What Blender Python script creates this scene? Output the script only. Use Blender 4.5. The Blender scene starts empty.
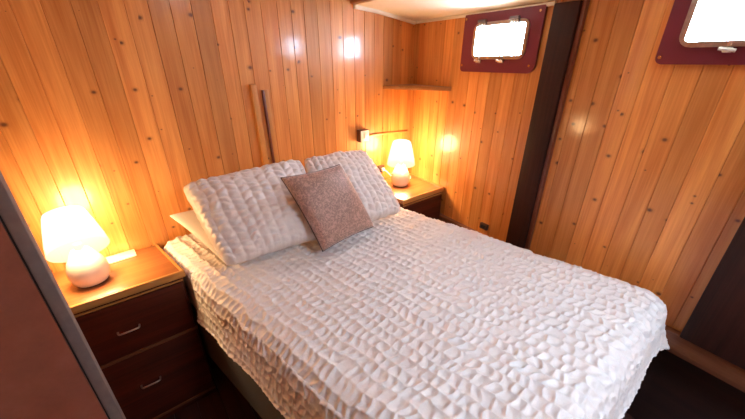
import bpy, bmesh, math, random
import numpy as np
from mathutils import Vector, Matrix
random.seed(4); rng = np.random.RandomState(7)
SC = bpy.context.scene
COL = SC.collection
PI = math.pi

# ------------------------------------------------------------------ helpers
def link(name, me, mat=None, parent=None):
    o = bpy.data.objects.new(name, me); COL.objects.link(o)
    if mat is not None and me is not None: me.materials.append(mat)
    if parent is not None: o.parent = parent
    return o
def tag(o, label=None, cat=None, group=None, kind=None):
    if label: o['label'] = label
    if cat: o['category'] = cat
    if group: o['group'] = group
    if kind: o['kind'] = kind
    return o
def thing(name, label, cat, loc=(0,0,0), rz=0, group=None):
    o = bpy.data.objects.new(name, None); COL.objects.link(o)
    o.location = loc; o.rotation_euler = (0,0,rz); o.empty_display_size = .05
    return tag(o, label, cat, group)
def struct(o): o['kind'] = 'structure'; return o
def smooth(o, angle=None):
    me = o.data
    me.polygons.foreach_set('use_smooth', [True]*len(me.polygons))
    if angle is not None: me.set_sharp_from_angle(angle=math.radians(angle))
    return o
def from_bm(name, bm, mat, parent=None, sm=None):
    bmesh.ops.recalc_face_normals(bm, faces=bm.faces)
    me = bpy.data.meshes.new(name); bm.to_mesh(me); bm.free()
    o = link(name, me, mat, parent)
    if sm: smooth(o, sm)
    return o
def add_box(bm, x0,x1,y0,y1,z0,z1, bev=0, seg=2):
    vs = [bm.verts.new(p) for p in ((x0,y0,z0),(x1,y0,z0),(x1,y1,z0),(x0,y1,z0),(x0,y0,z1),(x1,y0,z1),(x1,y1,z1),(x0,y1,z1))]
    fs = [bm.faces.new([vs[i] for i in f]) for f in ((0,3,2,1),(4,5,6,7),(0,1,5,4),(1,2,6,5),(2,3,7,6),(3,0,4,7))]
    if bev:
        es = list({e for f in fs for e in f.edges})
        bmesh.ops.bevel(bm, geom=es, offset=bev, segments=seg, affect='EDGES', profile=.5)
def box(name, b, mat, parent=None, bev=.003):
    bm = bmesh.new(); add_box(bm, *b, bev=bev)
    return from_bm(name, bm, mat, parent, 35)
def add_prism(bm, poly, z0, z1, bev=0, axis='z'):
    def P(a,b,c):
        return (a,b,c) if axis=='z' else ((a,c,b) if axis=='y' else (c,a,b))
    lo = [bm.verts.new(P(a,b,z0)) for a,b in poly]; hi = [bm.verts.new(P(a,b,z1)) for a,b in poly]
    n = len(poly); fs = [bm.faces.new(lo[::-1]), bm.faces.new(hi)]
    for i in range(n): fs.append(bm.faces.new((lo[i],lo[(i+1)%n],hi[(i+1)%n],hi[i])))
    if bev:
        es = list({e for f in fs for e in f.edges})
        bmesh.ops.bevel(bm, geom=es, offset=bev, segments=2, affect='EDGES', profile=.5)
def prism(name, poly, z0, z1, mat, parent=None, bev=.003, axis='z'):
    bm = bmesh.new(); add_prism(bm, poly, z0, z1, bev, axis)
    return from_bm(name, bm, mat, parent, 35)
def lathe(name, prof, mat, parent=None, n=48, loc=(0,0,0)):
    bm = bmesh.new(); rings = []
    for r,z in prof:
        if r < 1e-5: rings.append([bm.verts.new((0,0,z))])
        else: rings.append([bm.verts.new((r*math.cos(2*PI*k/n), r*math.sin(2*PI*k/n), z)) for k in range(n)])
    for a,b in zip(rings, rings[1:]):
        for k in range(n):
            q = (k+1)%n
            if len(a)==1 and len(b)==1: continue
            if len(a)==1: bm.faces.new((a[0],b[k],b[q]))
            elif len(b)==1: bm.faces.new((a[k],a[q],b[0]))
            else: bm.faces.new((a[k],a[q],b[q],b[k]))
    o = from_bm(name, bm, mat, parent, 50); o.location = loc
    return o
def add_tube(bm, pts, r, n=10, closed=False):
    pts = [Vector(p) for p in pts]; N = len(pts); rings = []
    ref = Vector((0,0,1))
    for i,p in enumerate(pts):
        if closed: t = pts[(i+1)%N]-pts[i-1]
        else: t = pts[min(i+1,N-1)]-pts[max(i-1,0)]
        t.normalize()
        a = t.cross(ref)
        if a.length < .05: a = t.cross(Vector((1,0,0)))
        a.normalize(); b = t.cross(a)
        rings.append([bm.verts.new(p + a*(r*math.cos(2*PI*k/n)) + b*(r*math.sin(2*PI*k/n))) for k in range(n)])
    for i in range(N if closed else N-1):
        A, B = rings[i], rings[(i+1)%N]
        for k in range(n): bm.faces.new((A[k],A[(k+1)%n],B[(k+1)%n],B[k]))
    if not closed:
        bm.faces.new(rings[0][::-1]); bm.faces.new(rings[-1])
def tube(name, pts, r, mat, parent=None, n=10, closed=False):
    bm = bmesh.new(); add_tube(bm, pts, r, n, closed)
    return from_bm(name, bm, mat, parent, 60)
def spline(pts, k=8):
    pts = [Vector(p) for p in pts]; out = []
    P = [pts[0]]+pts+[pts[-1]]
    for i in range(1, len(P)-2):
        for j in range(k):
            t = j/k; a,b,c,d = P[i-1],P[i],P[i+1],P[i+2]
            out.append(.5*((2*b)+(c-a)*t+(2*a-5*b+4*c-d)*t*t+(3*b-a-3*c+d)*t**3))
    out.append(pts[-1]); return out
def rrect(x0,x1,z0,z1,r,n=6, radii=None):
    rs = radii or (r,r,r,r); out = []      # order: bl, br, tr, tl
    for (cx,cz,a0),rr in zip(((x0,z0,PI),(x1,z0,1.5*PI),(x1,z1,0),(x0,z1,.5*PI)), rs):
        sx = 1 if cx==x0 else -1; sz = 1 if cz==z0 else -1
        for k in range(n+1):
            a = a0 + .5*PI*k/n
            out.append((cx+sx*rr+rr*math.cos(a), cz+sz*rr+rr*math.sin(a)))
    return out
def add_ring(bm, outer, inner, y0, y1):
    """flat ring with equal-count outer/inner outlines in the local x/z plane, between depths y0 and y1"""
    n = len(outer)
    R = [[bm.verts.new((a,y,b)) for a,b in pl] for pl,y in ((outer,y0),(inner,y0),(inner,y1),(outer,y1))]
    for j in range(4):
        A,B = R[j],R[(j+1)%4]
        for i in range(n): bm.faces.new((A[i],A[(i+1)%n],B[(i+1)%n],B[i]))

# ------------------------------------------------------------------ materials
def nm(name):
    m = bpy.data.materials.new(name); m.use_nodes = True
    nt = m.node_tree; b = nt.nodes['Principled BSDF']
    return m, nt, b
def node(nt, t, **kw):
    n = nt.nodes.new(t)
    for k,v in kw.items():
        if k.startswith('i_'): n.inputs[k[2:].replace('_',' ')].default_value = v
        else: setattr(n, k, v)
    return n
def ramp(nt, fac, stops):
    r = nt.nodes.new('ShaderNodeValToRGB'); e = r.color_ramp.elements
    e[0].position, e[0].color = stops[0][0], (*stops[0][1],1)
    e[1].position, e[1].color = stops[-1][0], (*stops[-1][1],1)
    for p,c in stops[1:-1]:
        q = e.new(p); q.color = (*c,1)
    nt.links.new(fac, r.inputs['Fac']); return r
def mixc(nt, fac, a, b, mode='MIX'):
    m = nt.nodes.new('ShaderNodeMix'); m.data_type='RGBA'; m.blend_type = mode
    if isinstance(fac,(int,float)): m.inputs[0].default_value = fac
    else: nt.links.new(fac, m.inputs[0])
    for s,v in ((6,a),(7,b)):
        if isinstance(v, tuple): m.inputs[s].default_value = (*v,1)
        else: nt.links.new(v, m.inputs[s])
    return m.outputs[2]
def mth(nt, op, a, b=None, c=None):
    m = nt.nodes.new('ShaderNodeMath'); m.operation = op
    for i,v in enumerate((a,b,c)):
        if v is None: continue
        if isinstance(v,(int,float)): m.inputs[i].default_value = v
        else: nt.links.new(v, m.inputs[i])
    return m.outputs[0]
def bump(nt, b, h, strength=.3, dist=.002):
    n = nt.nodes.new('ShaderNodeBump'); n.inputs['Strength'].default_value = strength; n.inputs['Distance'].default_value = dist
    nt.links.new(h, n.inputs['Height']); nt.links.new(n.outputs[0], b.inputs['Normal']); return n
def plain(name, col, rough=.5, metal=0, var=.12, scale=30, coat=0, bmp=0, spec=.5):
    m, nt, b = nm(name)
    tc = node(nt,'ShaderNodeTexCoord')
    nz = node(nt,'ShaderNodeTexNoise'); nz.inputs['Scale'].default_value = scale; nz.inputs['Detail'].default_value = 4
    nt.links.new(tc.outputs['Object'], nz.inputs['Vector'])
    r = ramp(nt, nz.outputs['Fac'], [(.3, tuple(c*(1-var) for c in col)), (.7, tuple(min(1,c*(1+var)) for c in col))])
    nt.links.new(r.outputs[0], b.inputs['Base Color'])
    b.inputs['Roughness'].default_value = rough; b.inputs['Metallic'].default_value = metal
    b.inputs['Coat Weight'].default_value = coat; b.inputs['Coat Roughness'].default_value = .15
    b.inputs['Specular IOR Level'].default_value = spec
    if bmp: bump(nt, b, nz.outputs['Fac'], bmp, .002)
    return m
def wood(name, light, dark, rough=.35, coat=.3, spec=.5, scale=1.0, axis='x', knots=False, grain=.6, coat_r=.12):
    """procedural timber; 'axis' is the direction the grain runs in object space"""
    m, nt, b = nm(name)
    tc = node(nt,'ShaderNodeTexCoord'); at = node(nt,'ShaderNodeAttribute', attribute_name='plank')
    off = node(nt,'ShaderNodeCombineXYZ')
    nt.links.new(mth(nt,'MULTIPLY',at.outputs['Fac'],37.0), off.inputs[0])
    nt.links.new(mth(nt,'MULTIPLY',at.outputs['Fac'],91.0), off.inputs[1])
    nt.links.new(mth(nt,'MULTIPLY',at.outputs['Fac'],53.0), off.inputs[2])
    add = node(nt,'ShaderNodeVectorMath', operation='ADD')
    nt.links.new(tc.outputs['Object'], add.inputs[0]); nt.links.new(off.outputs[0], add.inputs[1])
    def mapped(long, short):
        mp = node(nt,'ShaderNodeMapping')
        mp.inputs['Scale'].default_value = tuple((long if a==axis else short)*scale for a in 'xyz')
        nt.links.new(add.outputs[0], mp.inputs['Vector']); return mp.outputs[0]
    n1 = node(nt,'ShaderNodeTexNoise'); n1.inputs['Scale'].default_value = 1; n1.inputs['Detail'].default_value = 3; n1.inputs['Distortion'].default_value = .6
    nt.links.new(mapped(1.3, 26), n1.inputs['Vector'])
    n2 = node(nt,'ShaderNodeTexNoise'); n2.inputs['Scale'].default_value = 1; n2.inputs['Detail'].default_value = 5
    nt.links.new(mapped(4, 160), n2.inputs['Vector'])
    n3 = node(nt,'ShaderNodeTexNoise'); n3.inputs['Scale'].default_value = 1
    nt.links.new(mapped(.8, 3), n3.inputs['Vector'])
    g = mth(nt,'ADD', mth(nt,'MULTIPLY',n1.outputs['Fac'],.62), mth(nt,'MULTIPLY',n2.outputs['Fac'],.38))
    lo, hi = .5-.17/(grain+.01)*.6, .5+.17/(grain+.01)*.6
    r = ramp(nt, g, [(max(0,lo),dark),(min(1,hi),light)])
    col = r.outputs[0]
    # board to board tone
    tone = mth(nt,'ADD', .74, mth(nt,'MULTIPLY', mth(nt,'FRACT', mth(nt,'MULTIPLY',at.outputs['Fac'],7.31)), .50))
    tone = mth(nt,'ADD', tone, mth(nt,'MULTIPLY', mth(nt,'SUBTRACT', n3.outputs['Fac'], .5), .25))
    hs = node(nt,'ShaderNodeHueSaturation'); nt.links.new(col, hs.inputs['Color']); nt.links.new(tone, hs.inputs['Value'])
    col = hs.outputs[0]
    if knots:
        mp = node(nt,'ShaderNodeMapping'); mp.inputs['Scale'].default_value = (11.3, 0, 3.6)
        nt.links.new(add.outputs[0], mp.inputs['Vector'])
        sp = node(nt,'ShaderNodeVectorMath', operation='MULTIPLY'); sp.inputs[1].default_value = (1,0,1)
        nt.links.new(mp.outputs[0], sp.inputs[0])
        vo = node(nt,'ShaderNodeTexVoronoi'); vo.inputs['Scale'].default_value = 1; vo.inputs['Randomness'].default_value = .9
        nt.links.new(sp.outputs[0], vo.inputs['Vector'])
        # the voronoi cell is stretched, so measure the distance in metres
        df = node(nt,'ShaderNodeVectorMath', operation='SUBTRACT'); nt.links.new(sp.outputs[0], df.inputs[0]); nt.links.new(vo.outputs['Position'], df.inputs[1])
        sc = node(nt,'ShaderNodeVectorMath', operation='MULTIPLY'); sc.inputs[1].default_value = (1/11.3, 0, 1/3.6*1.25)
        nt.links.new(df.outputs[0], sc.inputs[0])
        ln = node(nt,'ShaderNodeVectorMath', operation='LENGTH'); nt.links.new(sc.outputs[0], ln.inputs[0])
        sepc = node(nt,'ShaderNodeSeparateColor'); nt.links.new(vo.outputs['Color'], sepc.inputs[0])
        size = mth(nt,'MULTIPLY', mth(nt,'MAXIMUM', mth(nt,'SUBTRACT', sepc.outputs[0], .32), .0), .0150)
        rel = mth(nt,'DIVIDE', ln.outputs['Value'], mth(nt,'ADD', size, .00001))
        core = mth(nt,'SUBTRACT', 1.0, mth(nt,'SMOOTH_MIN', mth(nt,'MAXIMUM', mth(nt,'SUBTRACT', rel, .55), 0), 1.0, .2))
        halo = mth(nt,'SUBTRACT', 1.0, mth(nt,'MINIMUM', mth(nt,'MULTIPLY', rel, .36), 1.0))
        col = mixc(nt, mth(nt,'MULTIPLY', halo, .65), col, (.36,.115,.026))
        col = mixc(nt, mth(nt,'MULTIPLY', core, .9), col, (.085,.022,.008))
    nt.links.new(col, b.inputs['Base Color'])
    b.inputs['Roughness'].default_value = rough; b.inputs['Specular IOR Level'].default_value = spec
    b.inputs['Coat Weight'].default_value = coat; b.inputs['Coat Roughness'].default_value = coat_r
    bump(nt, b, n2.outputs['Fac'], .12, .001)
    return m

M = {}
M['pine']   = wood('varnished_pine', (.81,.355,.095), (.58,.185,.036), rough=.42, coat=.5, axis='z', knots=True, grain=.7, coat_r=.13)
M['pine_b'] = wood('batten_pine', (.88,.37,.075), (.70,.26,.045), rough=.5, coat=.0, axis='z')
M['shelf']  = wood('shelf_wood', (.62,.27,.07), (.44,.16,.04), rough=.4, coat=.3, axis='x')
M['mahog']  = wood('dark_mahogany', (.12,.018,.006), (.045,.008,.003), rough=.45, coat=.04, spec=.25, axis='x')
M['rail']   = wood('mid_mahogany', (.22,.075,.025), (.12,.035,.013), rough=.4, coat=.2, axis='x')
M['top']    = wood('table_veneer', (.52,.19,.055), (.33,.10,.028), rough=.3, coat=.5, axis='x', grain=.5)
M['rim']    = wood('honey_edging', (.70,.36,.10), (.52,.22,.055), rough=.3, coat=.4, axis='x')
M['beam']   = wood('dark_stained_beam', (.070,.020,.013), (.026,.008,.006), rough=.6, coat=.05, spec=.25, axis='z', coat_r=.25)
M['trimred']= wood('red_brown_strip', (.27,.060,.025), (.16,.035,.017), rough=.35, coat=.3, axis='z')
M['string'] = wood('stringer_wood', (.33,.115,.045), (.19,.055,.022), rough=.45, coat=.15, axis='x')
M['dark']   = wood('dark_lower_lining', (.045,.014,.010), (.020,.007,.006), rough=.6, coat=0, axis='x')
M['floor']  = wood('dark_floorboards', (.060,.018,.012), (.028,.009,.007), rough=.4, coat=.2, axis='y')
M['burg']   = plain('burgundy_paint', (.175,.020,.038), .32, coat=.35, var=.06, scale=12)
M['ceil']   = plain('cream_ceiling_paint', (.90,.82,.66), .5, var=.03, scale=5)
M['white']  = plain('white_gloss_trim', (.85,.80,.68), .35, var=.03)
M['chrome'] = plain('tarnished_chrome', (.62,.56,.50), .28, metal=1, var=.15, scale=60)
M['dchrome']= plain('dull_dark_bronze', (.16,.13,.14), .4, metal=.7, var=.15, scale=60)
M['bright'] = plain('bright_chrome', (.85,.83,.80), .35, metal=.6, var=.05, scale=60)
M['brass']  = plain('polished_brass', (.80,.58,.30), .25, metal=1, var=.1, scale=90)
M['plast']  = plain('white_plastic', (.85,.82,.75), .35, var=.02)
M['brown_p']= plain('brown_plastic', (.06,.025,.015), .4, var=.1)
M['cer']    = plain('cream_ceramic', (.86,.74,.60), .22, var=.03, coat=.5)
M['card']   = plain('pale_card', (.80,.70,.48), .6, var=.04)
M['grey']   = plain('grey_edge_trim', (.17,.128,.115), .5, var=.08, scale=60)
M['seam']   = plain('black_joint', (.012,.008,.008), .8, var=.1)
M['divan']  = plain('dark_grey_fabric', (.090,.080,.062), .9, var=.15, scale=220, bmp=.3)
M['mat']    = plain('mattress_ticking', (.6,.57,.52), .8, var=.05)
def brown_panel():
    m, nt, b = nm('brown_panel'); tc = node(nt,'ShaderNodeTexCoord')
    n1 = node(nt,'ShaderNodeTexNoise'); n1.inputs['Scale'].default_value = 9; n1.inputs['Detail'].default_value = 6; n1.inputs['Roughness'].default_value = .7
    nt.links.new(tc.outputs['Object'], n1.inputs['Vector'])
    r = ramp(nt, n1.outputs['Fac'], [(.3,(.22,.064,.036)),(.5,(.265,.078,.043)),(.7,(.30,.098,.060))])
    nt.links.new(r.outputs[0], b.inputs['Base Color']); b.inputs['Roughness'].default_value = .6
    bump(nt, b, n1.outputs['Fac'], .2, .003); return m
M['panel'] = brown_panel()
def fabric(name, col, var=.04, rough=.85, sheen=.3, scale=500, blot=0, crinkle=False):
    m, nt, b = nm(name); tc = node(nt,'ShaderNodeTexCoord')
    n1 = node(nt,'ShaderNodeTexNoise'); n1.inputs['Scale'].default_value = scale; n1.inputs['Detail'].default_value = 2
    nt.links.new(tc.outputs['Object'], n1.inputs['Vector'])
    r = ramp(nt, n1.outputs['Fac'], [(.3,tuple(c*(1-var) for c in col)),(.7,tuple(min(1,c*(1+var)) for c in col))])
    out = r.outputs[0]
    if blot:
        n2 = node(nt,'ShaderNodeTexNoise'); n2.inputs['Scale'].default_value = 52; n2.inputs['Detail'].default_value = 3; n2.inputs['Distortion'].default_value = 2.2
        nt.links.new(tc.outputs['Object'], n2.inputs['Vector'])
        r2 = ramp(nt, n2.outputs['Fac'], [(.45,(0,0,0)),(.60,(1,1,1))])
        out = mixc(nt, mth(nt,'MULTIPLY', r2.outputs[0], blot), out, tuple(min(1,c*1.9) for c in col))
    nt.links.new(out, b.inputs['Base Color']); b.inputs['Roughness'].default_value = rough
    b.inputs['Sheen Weight'].default_value = sheen; b.inputs['Sheen Roughness'].default_value = .4
    bp = bump(nt, b, n1.outputs['Fac'], .25, .0008)
    if crinkle:
        n3 = node(nt,'ShaderNodeTexNoise'); n3.inputs['Scale'].default_value = 95; n3.inputs['Detail'].default_value = 3; n3.inputs['Distortion'].default_value = 1.0
        nt.links.new(tc.outputs['Object'], n3.inputs['Vector'])
        b2 = node(nt,'ShaderNodeBump'); b2.inputs['Strength'].default_value = .45; b2.inputs['Distance'].default_value = .004
        nt.links.new(n3.outputs['Fac'], b2.inputs['Height']); nt.links.new(b2.outputs[0], bp.inputs['Normal'])
    return m
M['quilt'] = fabric('white_puckered_cotton', (.80,.745,.71), rough=.30, sheen=.05, crinkle=True)
M['plainp']= fabric('plain_cream_cotton', (.80,.76,.70), sheen=.1)
M['cush']  = fabric('taupe_velvet', (.30,.175,.135), var=.25, rough=.5, sheen=.8, scale=260, blot=.85)
M['pipe']  = fabric('dark_taupe_piping', (.085,.045,.036), sheen=.2)
LAMP_POWER = 18.0
def shade_mat():
    """thin glowing shade: most of the bulb's light passes, the cloth itself glows"""
    m = bpy.data.materials.new('lit_lamp_shade'); m.use_nodes = True; nt = m.node_tree; nt.nodes.clear()
    o = nt.nodes.new('ShaderNodeOutputMaterial'); t = nt.nodes.new('ShaderNodeBsdfTransparent'); e = nt.nodes.new('ShaderNodeEmission')
    t.inputs[0].default_value = (1,.97,.90,1); e.inputs[1].default_value = 1.0
    tc = node(nt,'ShaderNodeTexCoord'); sx = node(nt,'ShaderNodeSeparateXYZ'); nt.links.new(tc.outputs['Object'], sx.inputs[0])
    rr = ramp(nt, mth(nt,'MULTIPLY',sx.outputs[2],2.5), [(.42,(1.0,.74,.40)),(.62,(1.0,.88,.62)),(.82,(1,.95,.80))])
    nt.links.new(rr.outputs[0], e.inputs[0])
    mx = nt.nodes.new('ShaderNodeMixShader'); mx.inputs[0].default_value = .42
    nt.links.new(t.outputs[0], mx.inputs[1]); nt.links.new(e.outputs[0], mx.inputs[2]); nt.links.new(mx.outputs[0], o.inputs[0])
    return m
M['shade'] = shade_mat()
def glass():
    m = bpy.data.materials.new('window_glass'); m.use_nodes = True; nt = m.node_tree; nt.nodes.clear()
    o = nt.nodes.new('ShaderNodeOutputMaterial'); t = nt.nodes.new('ShaderNodeBsdfTransparent'); g = nt.nodes.new('ShaderNodeBsdfGlossy')
    t.inputs[0].default_value = (.93,.97,.99,1); g.inputs['Roughness'].default_value = .02
    mx = nt.nodes.new('ShaderNodeMixShader'); mx.inputs[0].default_value = .06
    nt.links.new(t.outputs[0], mx.inputs[1]); nt.links.new(g.outputs[0], mx.inputs[2]); nt.links.new(mx.outputs[0], o.inputs[0])
    return m
M['glass'] = glass()

# ------------------------------------------------------------------ planked walls
def planked(name, u0, u1, z0, z1, w, holes=(), origin=(0,0,0), rz=0, seed=1):
    """tongue and groove boards; local x along the wall, front face at y=0 looking towards -y"""
    R = random.Random(seed); bm = bmesh.new(); lay = bm.faces.layers.float.new('plank')
    u = u0
    while u < u1-.004:
        e = min(u+w*R.uniform(.93,1.07), u1)
        if u1-e < .02: e = u1
        val = R.random(); g = .0022; dp = .0035; th = .022; dy = R.uniform(-.0008,.0008)
        cuts = sorted({u,e,*[q for h in holes for q in h[:2] if u+.004 < q < e-.004]})
        pieces = []
        for a,b in zip(cuts,cuts[1:]):
            sg = [(z0,z1)]
            for h in holes:
                if a >= h[0]-.005 and b <= h[1]+.005: sg = [(z0,h[2]),(h[3],z1)]
            pieces += [(a,b,*q) for q in sg]
        for a_,b_,s0,s1 in pieces:
            ga_, gb_ = (g if a_==u else 0), (g if b_==e else 0)
            sec = [(a_,th),(a_,dp if ga_ else dy+.0001),(a_+ga_,dy),(b_-gb_,dy),(b_,dp if gb_ else dy+.0001),(b_,th)]
            lo = [bm.verts.new((a,b,s0)) for a,b in sec]; hi = [bm.verts.new((a,b,s1)) for a,b in sec]
            fs = [bm.faces.new(lo), bm.faces.new(hi[::-1])]
            for i in range(6): fs.append(bm.faces.new((lo[i],hi[i],hi[(i+1)%6],lo[(i+1)%6])))
            for f in fs: f[lay] = val
        u = e
    o = from_bm(name, bm, M['pine']); o.location = origin; o.rotation_euler = (0,0,rz)
    return struct(o)

YA = 2.0; XC = 2.0; ROOF = 2.55; RB = math.radians(4.2)
planked('wall_back', 0, 3.66, 0, ROOF, .0885, origin=(-1.6,YA,0), seed=3)
# hull side: local x runs from the corner towards the camera side (world -y), front looks to -x
WB = (XC, YA, 0); RZB = -PI/2 - RB + 0.0
# local +x -> world (-sin4.2, -cos4.2); local -y (front) must look to world -x
RZB = math.atan2(-math.cos(RB), -math.sin(RB))
LED = .672
planked('wall_right', -.03, 3.9, LED, 2.30, .0885, holes=((.59,.965,1.85,2.05),(1.64,2.04,1.89,2.10)), origin=WB, rz=RZB, seed=11)
def onB(name, loc=(0,0,0)):   # a root lying in the hull-side wall's frame
    o = bpy.data.objects.new(name, None); COL.objects.link(o)
    m = Matrix.Translation(WB) @ Matrix.Rotation(RZB,4,'Z') @ Matrix.Translation(loc)
    o.matrix_world = m; o.empty_display_size = .05
    return o
def place_B(o, loc=(0,0,0)):
    o.matrix_world = Matrix.Translation(WB) @ Matrix.Rotation(RZB,4,'Z') @ Matrix.Translation(loc); return o
# lower lining under the stringer and the stringer itself
struct(place_B(box('trim_1', (-.0,3.9,.03,.05,0,.58), M['dark'], bev=0)))
pts = [(0,-.035),(3.9,-.035),(3.9,.05),(0,.05)]
struct(place_B(prism('trim_2', pts, .56, LED, M['string'], bev=.006)))
# floor, other walls, ceilings
def fbox(name, b, mat): return struct(box(name, b, mat, bev=0))
def floor():
    bm = bmesh.new(); lay = bm.faces.layers.float.new('plank'); x = -1.6; R = random.Random(5)
    while x < 2.1:
        e = x+.12; n0 = len(bm.faces)
        add_box(bm, x+.001, e-.001, -1.9, 2.02, -.03, 0, bev=0)
        bm.faces.ensure_lookup_table(); v = R.random()
        for f in bm.faces[n0:]: f[lay] = v
        x = e
    add_box(bm, -1.65, 2.15, -1.95, 2.05, -.06, -.03)
    return struct(from_bm('floor', bm, M['floor']))
floor()
struct(planked('wall_left', 0, 3.9, 0, ROOF, .0885, origin=(-1.6,-1.9,0), rz=PI/2, seed=21))
struct(planked('wall_front', 0, 3.8, 0, ROOF, .0885, origin=(2.2,-1.9,0), rz=PI, seed=22))
# side deck over the bed's far side: underside falls towards the hull, ends in a fascia up to the raised roof
bm = bmesh.new()
sec = [(1.425,2.166),(1.62,2.153),(1.82,2.130),(2.08,2.096),(2.08,2.20),(1.425,2.23)]
add_prism(bm, sec, -1.95, 2.0, 0, 'y'); struct(from_bm('ceiling', bm, M['ceil'], None, 30))
bm = bmesh.new(); add_box(bm, 1.40,1.425,-1.95,2.0,2.172,ROOF,.003); struct(from_bm('trim_3', bm, M['shelf'], None, 30))
# raised roof with an opening for an added, unseen skylight that lights the bed
SK = (.80,1.36,-1.75,-.98)
bm = bmesh.new()
add_box(bm,-1.65,SK[0],-1.95,2.05,ROOF,ROOF+.05); add_box(bm,SK[1],1.43,-1.95,2.05,ROOF,ROOF+.05)
add_box(bm,SK[0],SK[1],-1.95,SK[2],ROOF,ROOF+.05); add_box(bm,SK[0],SK[1],SK[3],2.05,ROOF,ROOF+.05)
struct(from_bm('ceiling', bm, M['ceil']))
wr = thing('added_skylight', None, None); struct(wr)
bm = bmesh.new()
for b in ((SK[0]-.03,SK[0],SK[2]-.03,SK[3]+.03),(SK[1],SK[1]+.03,SK[2]-.03,SK[3]+.03),(SK[0],SK[1],SK[2]-.03,SK[2]),(SK[0],SK[1],SK[3],SK[3]+.03),(1.035,1.065,SK[2],SK[3])):
    add_box(bm,b[0],b[1],b[2],b[3],ROOF-.02,ROOF+.09)
from_bm('window_frame', bm, M['white'], wr); box('pane', (SK[0],SK[1],SK[2],SK[3],ROOF+.05,ROOF+.056), M['glass'], wr, bev=0)
# white bead under the deck edge on the headboard wall and the hull side
bm = bmesh.new()
for i,(a,b) in enumerate((((1.425,2.152),(1.62,2.139)),((1.62,2.139),(1.82,2.116)),((1.82,2.116),(1.985,2.094)))):
    add_prism(bm, [(a[0],a[1]-.006),(b[0],b[1]-.006),(b[0],b[1]+.017),(a[0],a[1]+.017)], YA-.022, YA-.001, 0, 'y')
struct(from_bm('trim_4', bm, M['white']))
struct(place_B(box('trim_5', (.02,1.085,-.016,0,2.093,2.112), M['white'], bev=.003)))

# ------------------------------------------------------------------ dark frames on the hull side
def beam(name, s0, s1, pr, z0, z1, label, red=True):
    t = place_B(bpy.data.objects.new(name, None)); COL.objects.link(t); place_B(t)
    tag(t, label, 'beam')
    R = random.Random(int(s0*100)); bm = bmesh.new()
    add_box(bm, s0, s1, -pr, -.0006, z0, z1, .006)
    from_bm('post', bm, M['beam'], t, 35)
    if red:
        box('edge_strip', (s1+.0005, s1+.022, -pr*.62, -.0006, z0, z1), M['trimred'], t)
    return t
beam('hull_frame_post', 1.098, 1.226, .045, LED+.001, 2.098, 'dark stained upright timber post between the two porthole windows')
beam('hull_frame_post', 2.035, 2.30, .05, LED+.001, 2.095, 'dark timber post at the right edge of the photo, standing on the low ledge', red=False)

# ------------------------------------------------------------------ porthole windows
def porthole(name, s0,s1,z0,z1, gs0,gs1,gz0,gz1, hinges, dogs, screws, radii):
    r = onB(name); r['kind'] = 'structure'
    outer = rrect(s0,s1,z0,z1,.03,6,radii)
    fr = .016
    inner = rrect(gs0-fr,gs1+fr,gz0-fr,gz1+fr,.042,6)
    bm = bmesh.new(); add_ring(bm, outer, inner, -.018, -.0008)
    p = from_bm('panel', bm, M['burg'], r, 30); p['label'] = 'burgundy painted board'
    bm = bmesh.new()
    add_ring(bm, rrect(gs0-fr-.004,gs1+fr+.004,gz0-fr-.004,gz1+fr+.004,.046,6), rrect(gs0,gs1,gz0,gz1,.013,6), -.030, -.0185)
    add_ring(bm, rrect(gs0-fr+.001,gs1+fr-.001,gz0-fr+.001,gz1+fr-.001,.041,6), rrect(gs0,gs1,gz0,gz1,.013,6), -.0185, .060)
    from_bm('window_frame', bm, M['chrome'], r, 40)
    bm = bmesh.new(); add_prism(bm, rrect(gs0+.0005,gs1-.0005,gz0+.0005,gz1-.0005,.0125,6), .010, .016, 0, 'y')
    from_bm('pane', bm, M['glass'], r)
    zt = gz1+fr; zb = gz0-fr
    for s in hinges:
        bm = bmesh.new()
        add_box(bm, s-.030,s+.030,-.036,-.0305,zt-.016,zt+.012,.002)
        add_tube(bm, [(s-.028,-.040,zt+.010),(s+.028,-.040,zt+.010)], .0085, 10)
        h = from_bm('hinge', bm, M['dchrome'], r, 40)
        bm = bmesh.new()
        for q in (-.018,0,.018): add_tube(bm, [(s+q,-.0362,zt-.006),(s+q,-.042,zt-.006)], .0065, 10)
        from_bm('bolt', bm, M['bright'], h, 40)
    for s in dogs:
        bm = bmesh.new()
        add_box(bm, s-.012,s+.012,-.044,-.0186,zb-.024,zb-.0055,.003)
        add_tube(bm, [(s-.024,-.040,zb-.010),(s+.024,-.040,zb-.018)], .0065, 8)
        add_tube(bm, [(s,-.036,zb-.004),(s,-.036,zb+.014)], .0055, 8)
        from_bm('latch', bm, M['chrome'], r, 40)
    for s,z in screws:
        bm = bmesh.new(); add_tube(bm, [(s,-.0182,z),(s,-.021,z)], .0065, 12)
        from_bm('screw', bm, M['brass'], r, 40)
    return r
porthole('window_1', .510,1.043,1.772,2.102, .620,.955,1.866,2.030, (.665,.885), (.665,.83),
         ((.525,1.812),(.523,2.078),(1.018,2.078),(1.010,1.812)), (.028,.045,.006,.006))
porthole('window_2', 1.577,2.137,1.824,2.108, 1.655,2.03,1.905,2.072, (1.72,1.97), (1.79,),
         ((1.592,1.851),(1.592,2.085),(2.10,2.085),(2.10,1.851)), (.028,.045,.006,.006))

# ------------------------------------------------------------------ corner shelf
tB = (-math.sin(RB), -math.cos(RB))
sh = [(1.685,YA-.0012),(XC-.002,YA-.0012),(XC+tB[0]*.437-.004,YA+tB[1]*.437)]
o = prism('corner_shelf', sh, 1.640, 1.668, M['shelf'], bev=.002)
tag(o, 'small triangular wooden shelf in the upper corner left of the porthole', 'shelf')

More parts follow.
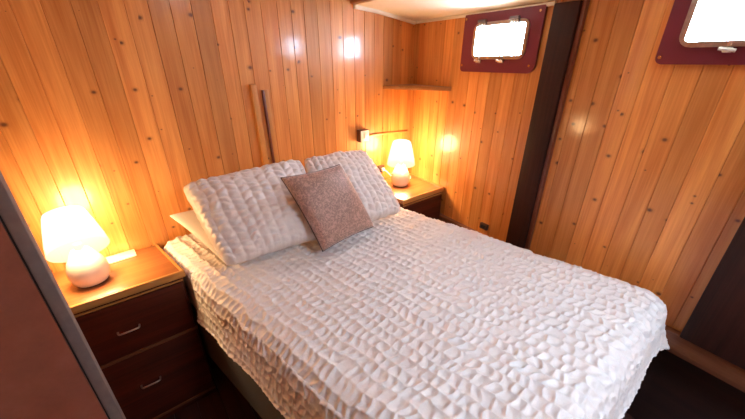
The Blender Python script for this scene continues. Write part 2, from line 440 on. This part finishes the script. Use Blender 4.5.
# ------------------------------------------------------------------ battens, switch, sockets on the headboard wall
def lean(o, x, z, a): o.location = (x, YA, z); o.rotation_euler = (0,a,0); return o
o = lean(box('wooden_batten', (-.017,.017,-.034,-.0012,-.40,.40), M['pine_b'], bev=.003), .695, 1.31, math.radians(1.3)*-1)
tag(o, 'orange pine batten upright on the wall above the pillows, taller of two', 'batten')
t = thing('wooden_batten', 'shorter pine batten with a dark left edge above the pillows', 'batten')
lean(t, .765, 1.28, math.radians(-1.3))
box('board', (-.006,.022,-.018,-.0012,-.395,.395), M['pine_b'], t, bev=.002)
q = box('edge_strip', (-.019,-.0065,-.024,-.0012,-.395,.395), M['trimred'], t, bev=.002); q['label'] = 'dark red-brown strip'
t = thing('light_switch', 'small boxy wall switch with white face above the right pillow', 'switch', (1.478,YA,1.316))
box('back_box', (-.045,.040,-.045,-.0012,-.045,.045), M['rail'], t, bev=.004)
box('face_plate', (-.041,.036,-.052,-.0455,-.041,.041), M['plast'], t, bev=.003)
box('rocker', (-.012,.012,-.057,-.0525,-.02,.02), M['plast'], t, bev=.002)
o = box('wall_strip', (-.215,.215,-.014,-.0012,-.007,.007), M['rim'], bev=.002); o.location = (1.752,YA,1.297); o.rotation_euler = (0,math.radians(2.6),0)
tag(o, 'thin horizontal wooden strip running from the switch to the corner', 'strip')
t = thing('wall_socket', 'dark brown socket on the wall between pillow and right lamp', 'socket', (1.672,YA,1.005))
box('face_plate', (-.034,.034,-.020,-.0012,-.026,.034), M['brown_p'], t, bev=.003)
box('plug', (-.006,.020,-.040,-.0205,-.012,.014), M['plast'], t, bev=.003)
o = tube('socket_cord', spline([(1.679,1.956,1.004),(1.70,1.945,.99),(1.735,1.935,.95),(1.76,1.925,.925),(1.78,1.91,.9125)]), .004, M['plast'])
tag(o, 'white cord hanging from the brown socket behind the right lamp', 'cord')
t = tag(onB('wall_socket'), 'small dark brown socket low on the right wall just above the quilt', 'socket')
box('face_plate', (.862,.925,-.022,-.0012,.722,.765), M['brown_p'], t, bev=.003)
box('socket_inset', (.876,.911,-.025,-.0225,.732,.755), M['seam'], t, bev=0)

# ------------------------------------------------------------------ left partition close to the camera
PX, PY = -.193, .879
t = thing('wall_partition', None, None); struct(t)
box('board', (-1.578,PX-.027,PY-.006,PY+.02,0,ROOF-.001), M['panel'], t, bev=0)
box('joint', (PX-.0268,PX-.0235,PY-.002,PY+.02,0,ROOF-.001), M['seam'], t, bev=0)
q = box('edge_trim', (PX-.0233,PX,PY-.004,PY+.022,0,ROOF-.001), M['grey'], t, bev=.002); q['label'] = 'grey edge trim'

# ------------------------------------------------------------------ bedside cabinets
def inset(poly, d):
    n = len(poly); out = []
    for i in range(n):
        a,b,c = (Vector(poly[i-1]),Vector(poly[i]),Vector(poly[(i+1)%n]))
        e1 = (b-a).normalized(); e2 = (c-b).normalized()
        n1 = Vector((-e1.y,e1.x)); n2 = Vector((-e2.y,e2.x)); m = (n1+n2); m = m/ m.dot(n1) if abs(m.dot(n1))>1e-6 else n1
        out.append(tuple(b+m*d))
    return out
def cabinet(fl, fr, br, bl, ztop, label, rails, group=None):
    """fl,fr,br,bl: plan corners (front is towards -y)"""
    ox, oy = (fl[0]+fr[0])/2, (fl[1]+bl[1])/2
    t = thing('nightstand', label, 'nightstand', (ox,oy,0), 0, group)
    L = lambda p: (p[0]-ox, p[1]-oy)
    poly = [L(fl),L(fr),L(br),L(bl)]
    body = inset(poly, .012)
    prism('carcass', body, .001, ztop-.034, M['mahog'], t, bev=.002)
    prism('top', inset(poly,.010), ztop-.033, ztop-.003, M['top'], t, bev=.001)
    # honey coloured edging: raised lip on the front and both sides
    bm = bmesh.new(); inn = inset(poly,.0105+.010)
    def bar(a,b,c,d): add_prism(bm, [a,b,c,d], ztop-.034, ztop+.004, .0025)
    inn2 = inset(poly,.014)
    bar(poly[0],poly[1],inn2[1],inn2[0]); 
    from_bm('front_edging', bm, M['rim'], t, 35)
    bm = bmesh.new(); bar(poly[1],poly[2],(inn2[2][0],poly[2][1]),(inn2[1][0],inn2[1][1]+.001)); from_bm('side_edging', bm, M['rim'], t, 35)
    yf = poly[0][1]; x0, x1 = poly[0][0], poly[1][0]
    # thin pale bead right under the top
    box('bead', (x0+.012,x1-.014,yf+.001,yf+.0115,ztop-.052,ztop-.044), M['rim'], t, bev=.002)
    for z in rails: box('rail', (x0+.012,x1-.014,yf-.004,yf+.0115,z-.010,z+.008), M['rail'], t, bev=.002)
    zs = [(rails[0]+.010, ztop-.056),(rails[1]+.010, rails[0]-.012)]
    for k,(a,b) in enumerate(zs):
        d = box('drawer', (x0+.020,x1-.024,yf-.003,yf+.0112,a,b), M['mahog'], t, bev=.004)
        hz = (a+b)/2 + (0.0 if k==0 else .03); hx = (x0+x1)/2
        bm = bmesh.new()
        add_tube(bm, spline([(hx-.042,yf-.0035,hz),(hx-.040,yf-.020,hz),(hx-.028,yf-.027,hz),(hx+.028,yf-.027,hz),(hx+.040,yf-.020,hz),(hx+.042,yf-.0035,hz)],5), .0042, 8)
        from_bm('handle', bm, M['chrome'], d, 60)
    return t
NZ = .886
cabinet((-.475,1.602),(.085,1.602),(.012,1.994),(-.475,1.994), NZ,
        'dark mahogany nightstand with orange top at the left of the bed', (.530,.055))
NZ2 = .910
cabinet((1.505,1.535),(1.9635,1.535),(1.992,1.994),(1.47,1.994), NZ2,
        'dark mahogany nightstand in the corner behind the far side of the bed', (.53,.055))

# ------------------------------------------------------------------ lamps
def lamp(x, y, z, label):
    t = thing('table_lamp', label, 'lamp', (x,y,z), 0)
    base = [(0,0),(.054,0),(.057,.003),(.068,.018),(.075,.040),(.077,.062),(.074,.088),(.065,.115),(.052,.140),(.041,.160),(.033,.172),(.0,.174)]
    lathe('base', base, M['cer'], t)
    lathe('foot_ring', [(.0575,.0005),(.061,.0008),(.062,.004),(.0605,.007),(.0592,.0045),(.0575,.0005)], M['rail'], t)
    lathe('neck', [(0,.1745),(.018,.1745),(.018,.205),(0,.205)], M['brass'], t, 24)
    sh = [(.110,.176),(.1112,.179),(.104,.225),(.087,.295),(.072,.350),(.066,.361),(.054,.366),(.0,.367),(.0,.364),(.053,.363),(.064,.358),(.070,.348),(.085,.295),(.102,.225),(.109,.179),(.110,.176)]
    lathe('lamp_shade', sh, M['shade'], t, 64)
    l = bpy.data.lights.new('bulb','POINT'); l.energy = LAMP_POWER; l.color = (1.0,.66,.34); l.shadow_soft_size = .075
    b = bpy.data.objects.new('bulb', l); COL.objects.link(b); b.parent = t; b.location = (0,0,.275)
    return t
lamp(-.268,1.785,NZ-.002,'lit cream table lamp on the left nightstand')
lamp(1.722,1.800,NZ2-.002,'lit cream table lamp on the corner nightstand by the porthole wall')
o = tube('lamp_cord', spline([(1.797,1.80,NZ2+.002),(1.83,1.815,NZ2+.002),(1.86,1.85,NZ2+.003),(1.90,1.86,NZ2+.002),(1.935,1.90,NZ2+.003),(1.95,1.96,NZ2+.002)]), .0035, M['plast'])
tag(o, 'white cord lying on the corner nightstand right of its lamp', 'cord')
t = thing('folded_card', 'pale flat card lying on the left nightstand against the wall', 'card', (-.155,1.950,NZ-.0025))
box('card_stock', (-.066,.066,-.040,.040,0,.007), M['card'], t, bev=.001).rotation_euler = (0,0,math.radians(3))

# ------------------------------------------------------------------ noise for cloth
def vnoise(x, y, seed):
    """smooth value noise on numpy arrays"""
    r = np.random.RandomState(seed); T = r.rand(64,64)*2-1
    xi = np.floor(x).astype(int); yi = np.floor(y).astype(int); fx = x-xi; fy = y-yi
    fx = fx*fx*(3-2*fx); fy = fy*fy*(3-2*fy)
    g = lambda a,b: T[a%64, b%64]
    return (g(xi,yi)*(1-fx)+g(xi+1,yi)*fx)*(1-fy)+(g(xi,yi+1)*(1-fx)+g(xi+1,yi+1)*fx)*fy
def pucker(a, b, A=.0112, row=.047, cell=.035, seed=3, puff=False):
    """ruched cotton: stitched rows run along b every 'row' metres and are gathered across into small cells"""
    w = a + .009*vnoise(a*6, b*9, seed+9) + .004*vnoise(a*20, b*26, seed+10)
    k = np.floor(w/row); t = w/row-k
    b2 = b + .014*vnoise(a*9+k*3.3, b*9, seed+2) + .010*vnoise(a*30, b*26, seed+5) + (t-.5)*.007*np.sin(k*2.4+1+b*3)
    p = b2/cell + .5*(k%2) + .25*np.sin(k*5.1)
    j = np.floor(p)
    hx = np.power(np.clip(np.abs(np.sin(np.pi*t)),0,1), .75); hy = np.power(np.abs(np.sin(np.pi*p)), .75)
    c = hx*hy                                        # 1 in the middle of a cell, 0 along its seams
    rnd = np.random.RandomState(seed).rand(97,89)
    amp = .55+.75*rnd[k.astype(int)%97, j.astype(int)%89]
    fine = .10*vnoise(a*55,b*55,seed+6) + .16*vnoise(a*24,b*30,seed+4)
    h = (c if puff else 1-c)*amp + fine
    return A*h
def grid_mesh(name, P, mat, parent=None, thick=0, wrap=False):
    n, m, _ = P.shape
    idx = np.arange(n*m).reshape(n,m)
    F = np.stack([idx[:-1,:-1],idx[1:,:-1],idx[1:,1:],idx[:-1,1:]],-1).reshape(-1,4)
    me = bpy.data.meshes.new(name); me.from_pydata(P.reshape(-1,3).tolist(), [], F.tolist()); me.update()
    o = link(name, me, mat, parent); smooth(o)
    if thick:
        s = o.modifiers.new('thickness','SOLIDIFY'); s.thickness = thick; s.offset = -1
    return o
def gridnormals(P):
    du = np.gradient(P, axis=0); dv = np.gradient(P, axis=1); n = np.cross(du, dv)
    return n/np.maximum(np.linalg.norm(n,axis=2,keepdims=True),1e-9)

# ------------------------------------------------------------------ bed
HL, HR, FR_, FL_ = np.array([.020,1.955]), np.array([1.385,1.955]), np.array([1.765,.045]), np.array([.395,.045])
def plan(p, q):   # p,q in metres over width W and length L -> world xy
    W, Lh = 1.37, 1.93
    s = p/W; t = q/Lh
    s = s[...,None] if hasattr(s,'shape') else s; t = t[...,None] if hasattr(t,'shape') else t
    return (HL*(1-s)+HR*s)*(1-t) + (FL_*(1-s)+FR_*s)*t
W, LB = 1.37, 1.93
BT = .905
bed = thing('bed', 'double bed on dark grey fabric base under the white puckered cover', 'bed', (.89,1.0,0))
def bedpoly(d0, d1=None):
    d1 = d0 if d1 is None else d1
    c = [plan(np.array(a),np.array(b)) for a,b in ((d0,0.0),(d0,LB-d1),(W-d0,LB-d1),(W-d0,0.0))]
    return [(float(v[0])-.89,float(v[1])-1.0) for v in c]
prism('plinth', bedpoly(.14,.14), .001, .239, M['dark'], bed, bev=.004)
prism('base', bedpoly(.003,.03), .240, .619, M['divan'], bed, bev=.025)
prism('mattress', bedpoly(.035,.04), .620, .872, M['mat'], bed, bev=.03)

R = .10; DROP = .245
na, nb = 520, 600
ga = np.linspace(-DROP, W+DROP, na); gb = np.linspace(0.0, LB+DROP+.0, nb)
A_, B_ = np.meshgrid(ga, gb, indexing='ij')
ia = np.clip(A_, R, W-R); ib = np.minimum(B_, LB-R)
ea = A_-ia; eb = B_-ib; d = np.hypot(ea, eb); dd = np.maximum(d,1e-9)
ux, uy = ea/dd, eb/dd
ang = np.clip(d/R, 0, PI/2)
over = np.maximum(d-R*PI/2, 0); omax = DROP-R*PI/2+R; over = np.where(over>omax*.8, omax*.8+(over-omax*.8)*.45, over)
wave = .004*np.sin(B_*17+1.2)*np.clip(over/.12,0,1) + .004*np.sin(A_*15+.4)*np.clip(over/.12,0,1)
flare = .17 + .34*(2*ux*uy*np.sign(ux))**2
hz = R*np.sin(ang) + over*flare + wave
zz = BT - .004 - R*(1-np.cos(ang)) - over*(1+.04*np.sin(B_*6+A_*4))
crown = .014*np.sin(np.pi*np.clip(A_/W,0,1))*np.ones_like(B_) + .006*vnoise(A_*3,B_*3,41)
pp = ia+ux*hz; qq = ib+uy*hz
XY = plan(pp, qq)
P = np.concatenate([XY, (zz+crown*(d<R))[...,None]], -1)
N = gridnormals(P); 
if N[na//2, nb//2, 2] < 0: N = -N
H = pucker(A_, B_)*(1-.35*np.clip(over/.05,0,1))
# head end presses towards the wall, no puffs past it
P = P + N*H[...,None]
P[...,1] = np.minimum(P[...,1], 1.965)
k = np.clip((P[...,1]-1.50)/.09, 0, 1); k = k*k*(3-2*k)
lim = .085-(P[...,1]-1.602)*.186+.007
P[...,0] = np.where(k>0, P[...,0]+k*np.maximum(lim-P[...,0],0), P[...,0])
lim2 = 1.497-(P[...,1]-1.535)*.076
P[...,0] = P[...,0]-k*np.maximum(P[...,0]-lim2,0)
# the nightstand edge holds the cover off
if gridnormals(P)[na//2,nb//2,2] < 0: P = P[::-1]
q = grid_mesh('bedspread', P, M['quilt'], None, thick=.006)
tag(q, 'white puckered cotton bedspread draped over the double bed', 'bedspread')

# ------------------------------------------------------------------ pillows
def pillow(name, c, T, mat, parent=None, n=130, m=170, pk=None, concave=.03, sag=0, seed=1, bulge=.30, asym=.5):
    """c: four world corners bl, br, tr, tl of the seam; T thickness"""
    bl,br,tr,tl = [np.array(v,float) for v in c]
    S, Tt = np.meshgrid(np.linspace(-1,1,m), np.linspace(-1,1,n), indexing='ij')
    # ease the parameter so edges get more samples
    S = np.sin(S*PI/2)*.55+S*.45; Tt = np.sin(Tt*PI/2)*.55+Tt*.45
    s = (S+1)/2; t = (Tt+1)/2
    # concave edges, pointed corners
    if pk:   # full, rounded corners and a slightly lumpy outline
        s2 = .5+(s-.5)*(1.01-.03*Tt**8+.018*vnoise(Tt*2.3+seed,S*.3+4,seed+20)+.010*vnoise(Tt*13,S*.3+2,seed+21))
        t2 = .5+(t-.5)*(1.02-.03*S**8+.03*vnoise(S*2.3+seed,Tt*.3+1,seed+22)+.018*vnoise(S*15,Tt*.3,seed+23))
    else:
        s2 = .5+(s-.5)*(1-concave*(1-Tt**2)); t2 = .5+(t-.5)*(1-concave*(1-S**2))
    base = (bl*(1-s2)[...,None]+br*s2[...,None])*(1-t2)[...,None] + (tl*(1-s2)[...,None]+tr*s2[...,None])*t2[...,None]
    nrm = np.cross(br-bl, tl-bl); nrm /= np.linalg.norm(nrm)
    w = np.linalg.norm(br-bl); h = np.linalg.norm(tl-bl)
    prof = np.power(np.clip((1-S**2)*(1-Tt**2),0,1), bulge)
    prof = prof*(1+.10*vnoise(S*1.7+5,Tt*1.7+3,seed))
    edge = np.clip(1-np.maximum(np.abs(S),np.abs(Tt)),0,1)
    sheets = []
    for sg,fr in ((1,asym),(-1,1-asym)):
        off = sg*T*fr*prof
        if pk:
            hh = pucker(t*h if pk[3] else s*w, s*w if pk[3] else t*h, pk[0], pk[1], pk[2], seed+3, True)*np.clip(edge*14,.0,1)
            off = off + sg*hh
        Q = base + nrm*off[...,None]
        if sag: Q[...,2] -= sag*np.sin(s*PI)*t
        if sg<0: Q = Q[::-1]
        sheets.append(Q)
    verts = np.concatenate([q.reshape(-1,3) for q in sheets]); F = []
    for k in range(2):
        idx = np.arange(n*m).reshape(m,n)+k*n*m
        F.append(np.stack([idx[:-1,:-1],idx[1:,:-1],idx[1:,1:],idx[:-1,1:]],-1).reshape(-1,4))
    me = bpy.data.meshes.new(name); me.from_pydata(verts.tolist(), [], np.concatenate(F).tolist())
    bm = bmesh.new(); bm.from_mesh(me); bmesh.ops.remove_doubles(bm, verts=bm.verts, dist=.0003)
    bmesh.ops.recalc_face_normals(bm, faces=bm.faces); bm.to_mesh(me); bm.free()
    o = link(name, me, mat, parent); smooth(o)
    return o, base
PK = (.0125,.044,.038,False)
o,_ = pillow('pillow', [(.245,1.46,.944),(.68,1.48,.946),(.64,1.87,1.060),(.105,1.88,1.078)], .09, M['plainp'], seed=8, concave=.05)
tag(o, 'plain cream pillow lying under the left puckered pillow', 'pillow')
o,_ = pillow('pillow', [(.235,1.385,.968),(.760,1.360,.968),(.825,1.748,1.275),(.180,1.735,1.262)], .15, M['quilt'], seed=2, pk=PK, concave=.04, asym=.76)
tag(o, 'white puckered pillow leaning at the left, behind the brown cushion', 'pillow')
o,_ = pillow('pillow', [(.785,1.375,.968),(1.292,1.330,.968),(1.300,1.735,1.265),(.850,1.755,1.275)], .15, M['quilt'], seed=5, pk=PK, concave=.04, asym=.55)
tag(o, 'white puckered pillow leaning at the right, nearest the corner lamp', 'pillow')
cc = [(.672,1.255,.945),(1.040,1.300,.950),(.950,1.500,1.295),(.594,1.495,1.293)]
cc = [tuple(np.array((0,0,1.83))+(np.array(c)-np.array((0,0,1.83)))*k) for c,k in zip(cc,(.985,.98,.96,.955))]
t = thing('throw_cushion', 'square mottled brown velvet cushion leaning on the two white pillows', 'cushion', (.85,1.27,.93))
o, base = pillow('cushion_cover', cc, .11, M['cush'], t, seed=12, concave=.05, n=60, m=60, asym=.7)
for v in o.data.vertices: v.co -= Vector((.85,1.27,.93))
ring = [base[i,0] for i in range(60)]+[base[-1,j] for j in range(1,60)]+[base[i,-1] for i in range(58,-1,-1)]+[base[0,j] for j in range(58,0,-1)]
ring = [Vector(p)-Vector((.85,1.27,.93)) for p in ring]
tube('piping', ring, .0035, M['pipe'], t, 8, closed=True)

for pre,g in (('pillow','pillows at the head of the bed'),('table_lamp','bedside table lamps'),('nightstand','nightstands beside the bed'),
              ('wooden_batten','upright battens above the pillows'),('hull_frame_post','dark posts on the porthole wall'),('wall_socket','dark brown wall sockets')):
    for o in COL.objects:
        if o.parent is None and o.name.split('.')[0] == pre: o['group'] = g

# ------------------------------------------------------------------ light
w = bpy.data.worlds.new('world'); SC.world = w; w.use_nodes = True
bg = w.node_tree.nodes['Background']; bg.inputs[0].default_value = (.64,.80,1.0,1); bg.inputs[1].default_value = 38.0
def portal(name, loc, rot, sx, sy):
    l = bpy.data.lights.new(name,'AREA'); l.shape='RECTANGLE'; l.size=sx; l.size_y=sy; l.cycles.is_portal = True
    o = bpy.data.objects.new(name,l); COL.objects.link(o); o.location = loc; o.rotation_euler = rot; return o
portal('added_skylight_portal', ((SK[0]+SK[1])/2,(SK[2]+SK[3])/2,ROOF+.12), (0,0,0), SK[1]-SK[0], SK[3]-SK[2])  # daylight through the added skylight behind the camera
for nme,sc_,zc,sx,sz in (('porthole_portal',.7775,1.949,.34,.165),('porthole_portal',1.8425,1.989,.38,.17)):
    o = portal(nme, (0,0,0), (0,0,0), sx, sz)
    # an area light shines along its local -z; turn it to look into the room (wall-frame -y)
    o.matrix_world = Matrix.Translation(WB) @ Matrix.Rotation(RZB,4,'Z') @ Matrix.Translation((sc_,.075,zc)) @ Matrix.Rotation(-PI/2,4,'X')

# ------------------------------------------------------------------ camera
cam = bpy.data.cameras.new('camera'); co = bpy.data.objects.new('camera', cam); COL.objects.link(co)
F = 319.3; cam.sensor_width = 36; cam.lens = 36*F/745; cam.clip_start = .02
p_, r_, y_ = [math.radians(a) for a in (24.82,.2,38.5)]
fw = Vector((math.sin(y_)*math.cos(p_), math.cos(y_)*math.cos(p_), -math.sin(p_)))
rt = Vector((math.cos(y_), -math.sin(y_), 0)); up = rt.cross(fw)
rt, up = rt*math.cos(r_)+up*math.sin(r_), -rt*math.sin(r_)+up*math.cos(r_)
m = Matrix.Identity(4)
for i in range(3): m[i][0] = rt[i]; m[i][1] = up[i]; m[i][2] = -fw[i]
m.translation = Vector((0,0,1.83)); co.matrix_world = m
SC.camera = co
SC.view_settings.view_transform = 'Standard'; SC.view_settings.look = 'None'
SC.view_settings.gamma = 1; SC.view_settings.use_curve_mapping = False
SC.view_settings.exposure = 1.15
SC.cycles.max_bounces = 8; SC.cycles.use_denoising = True
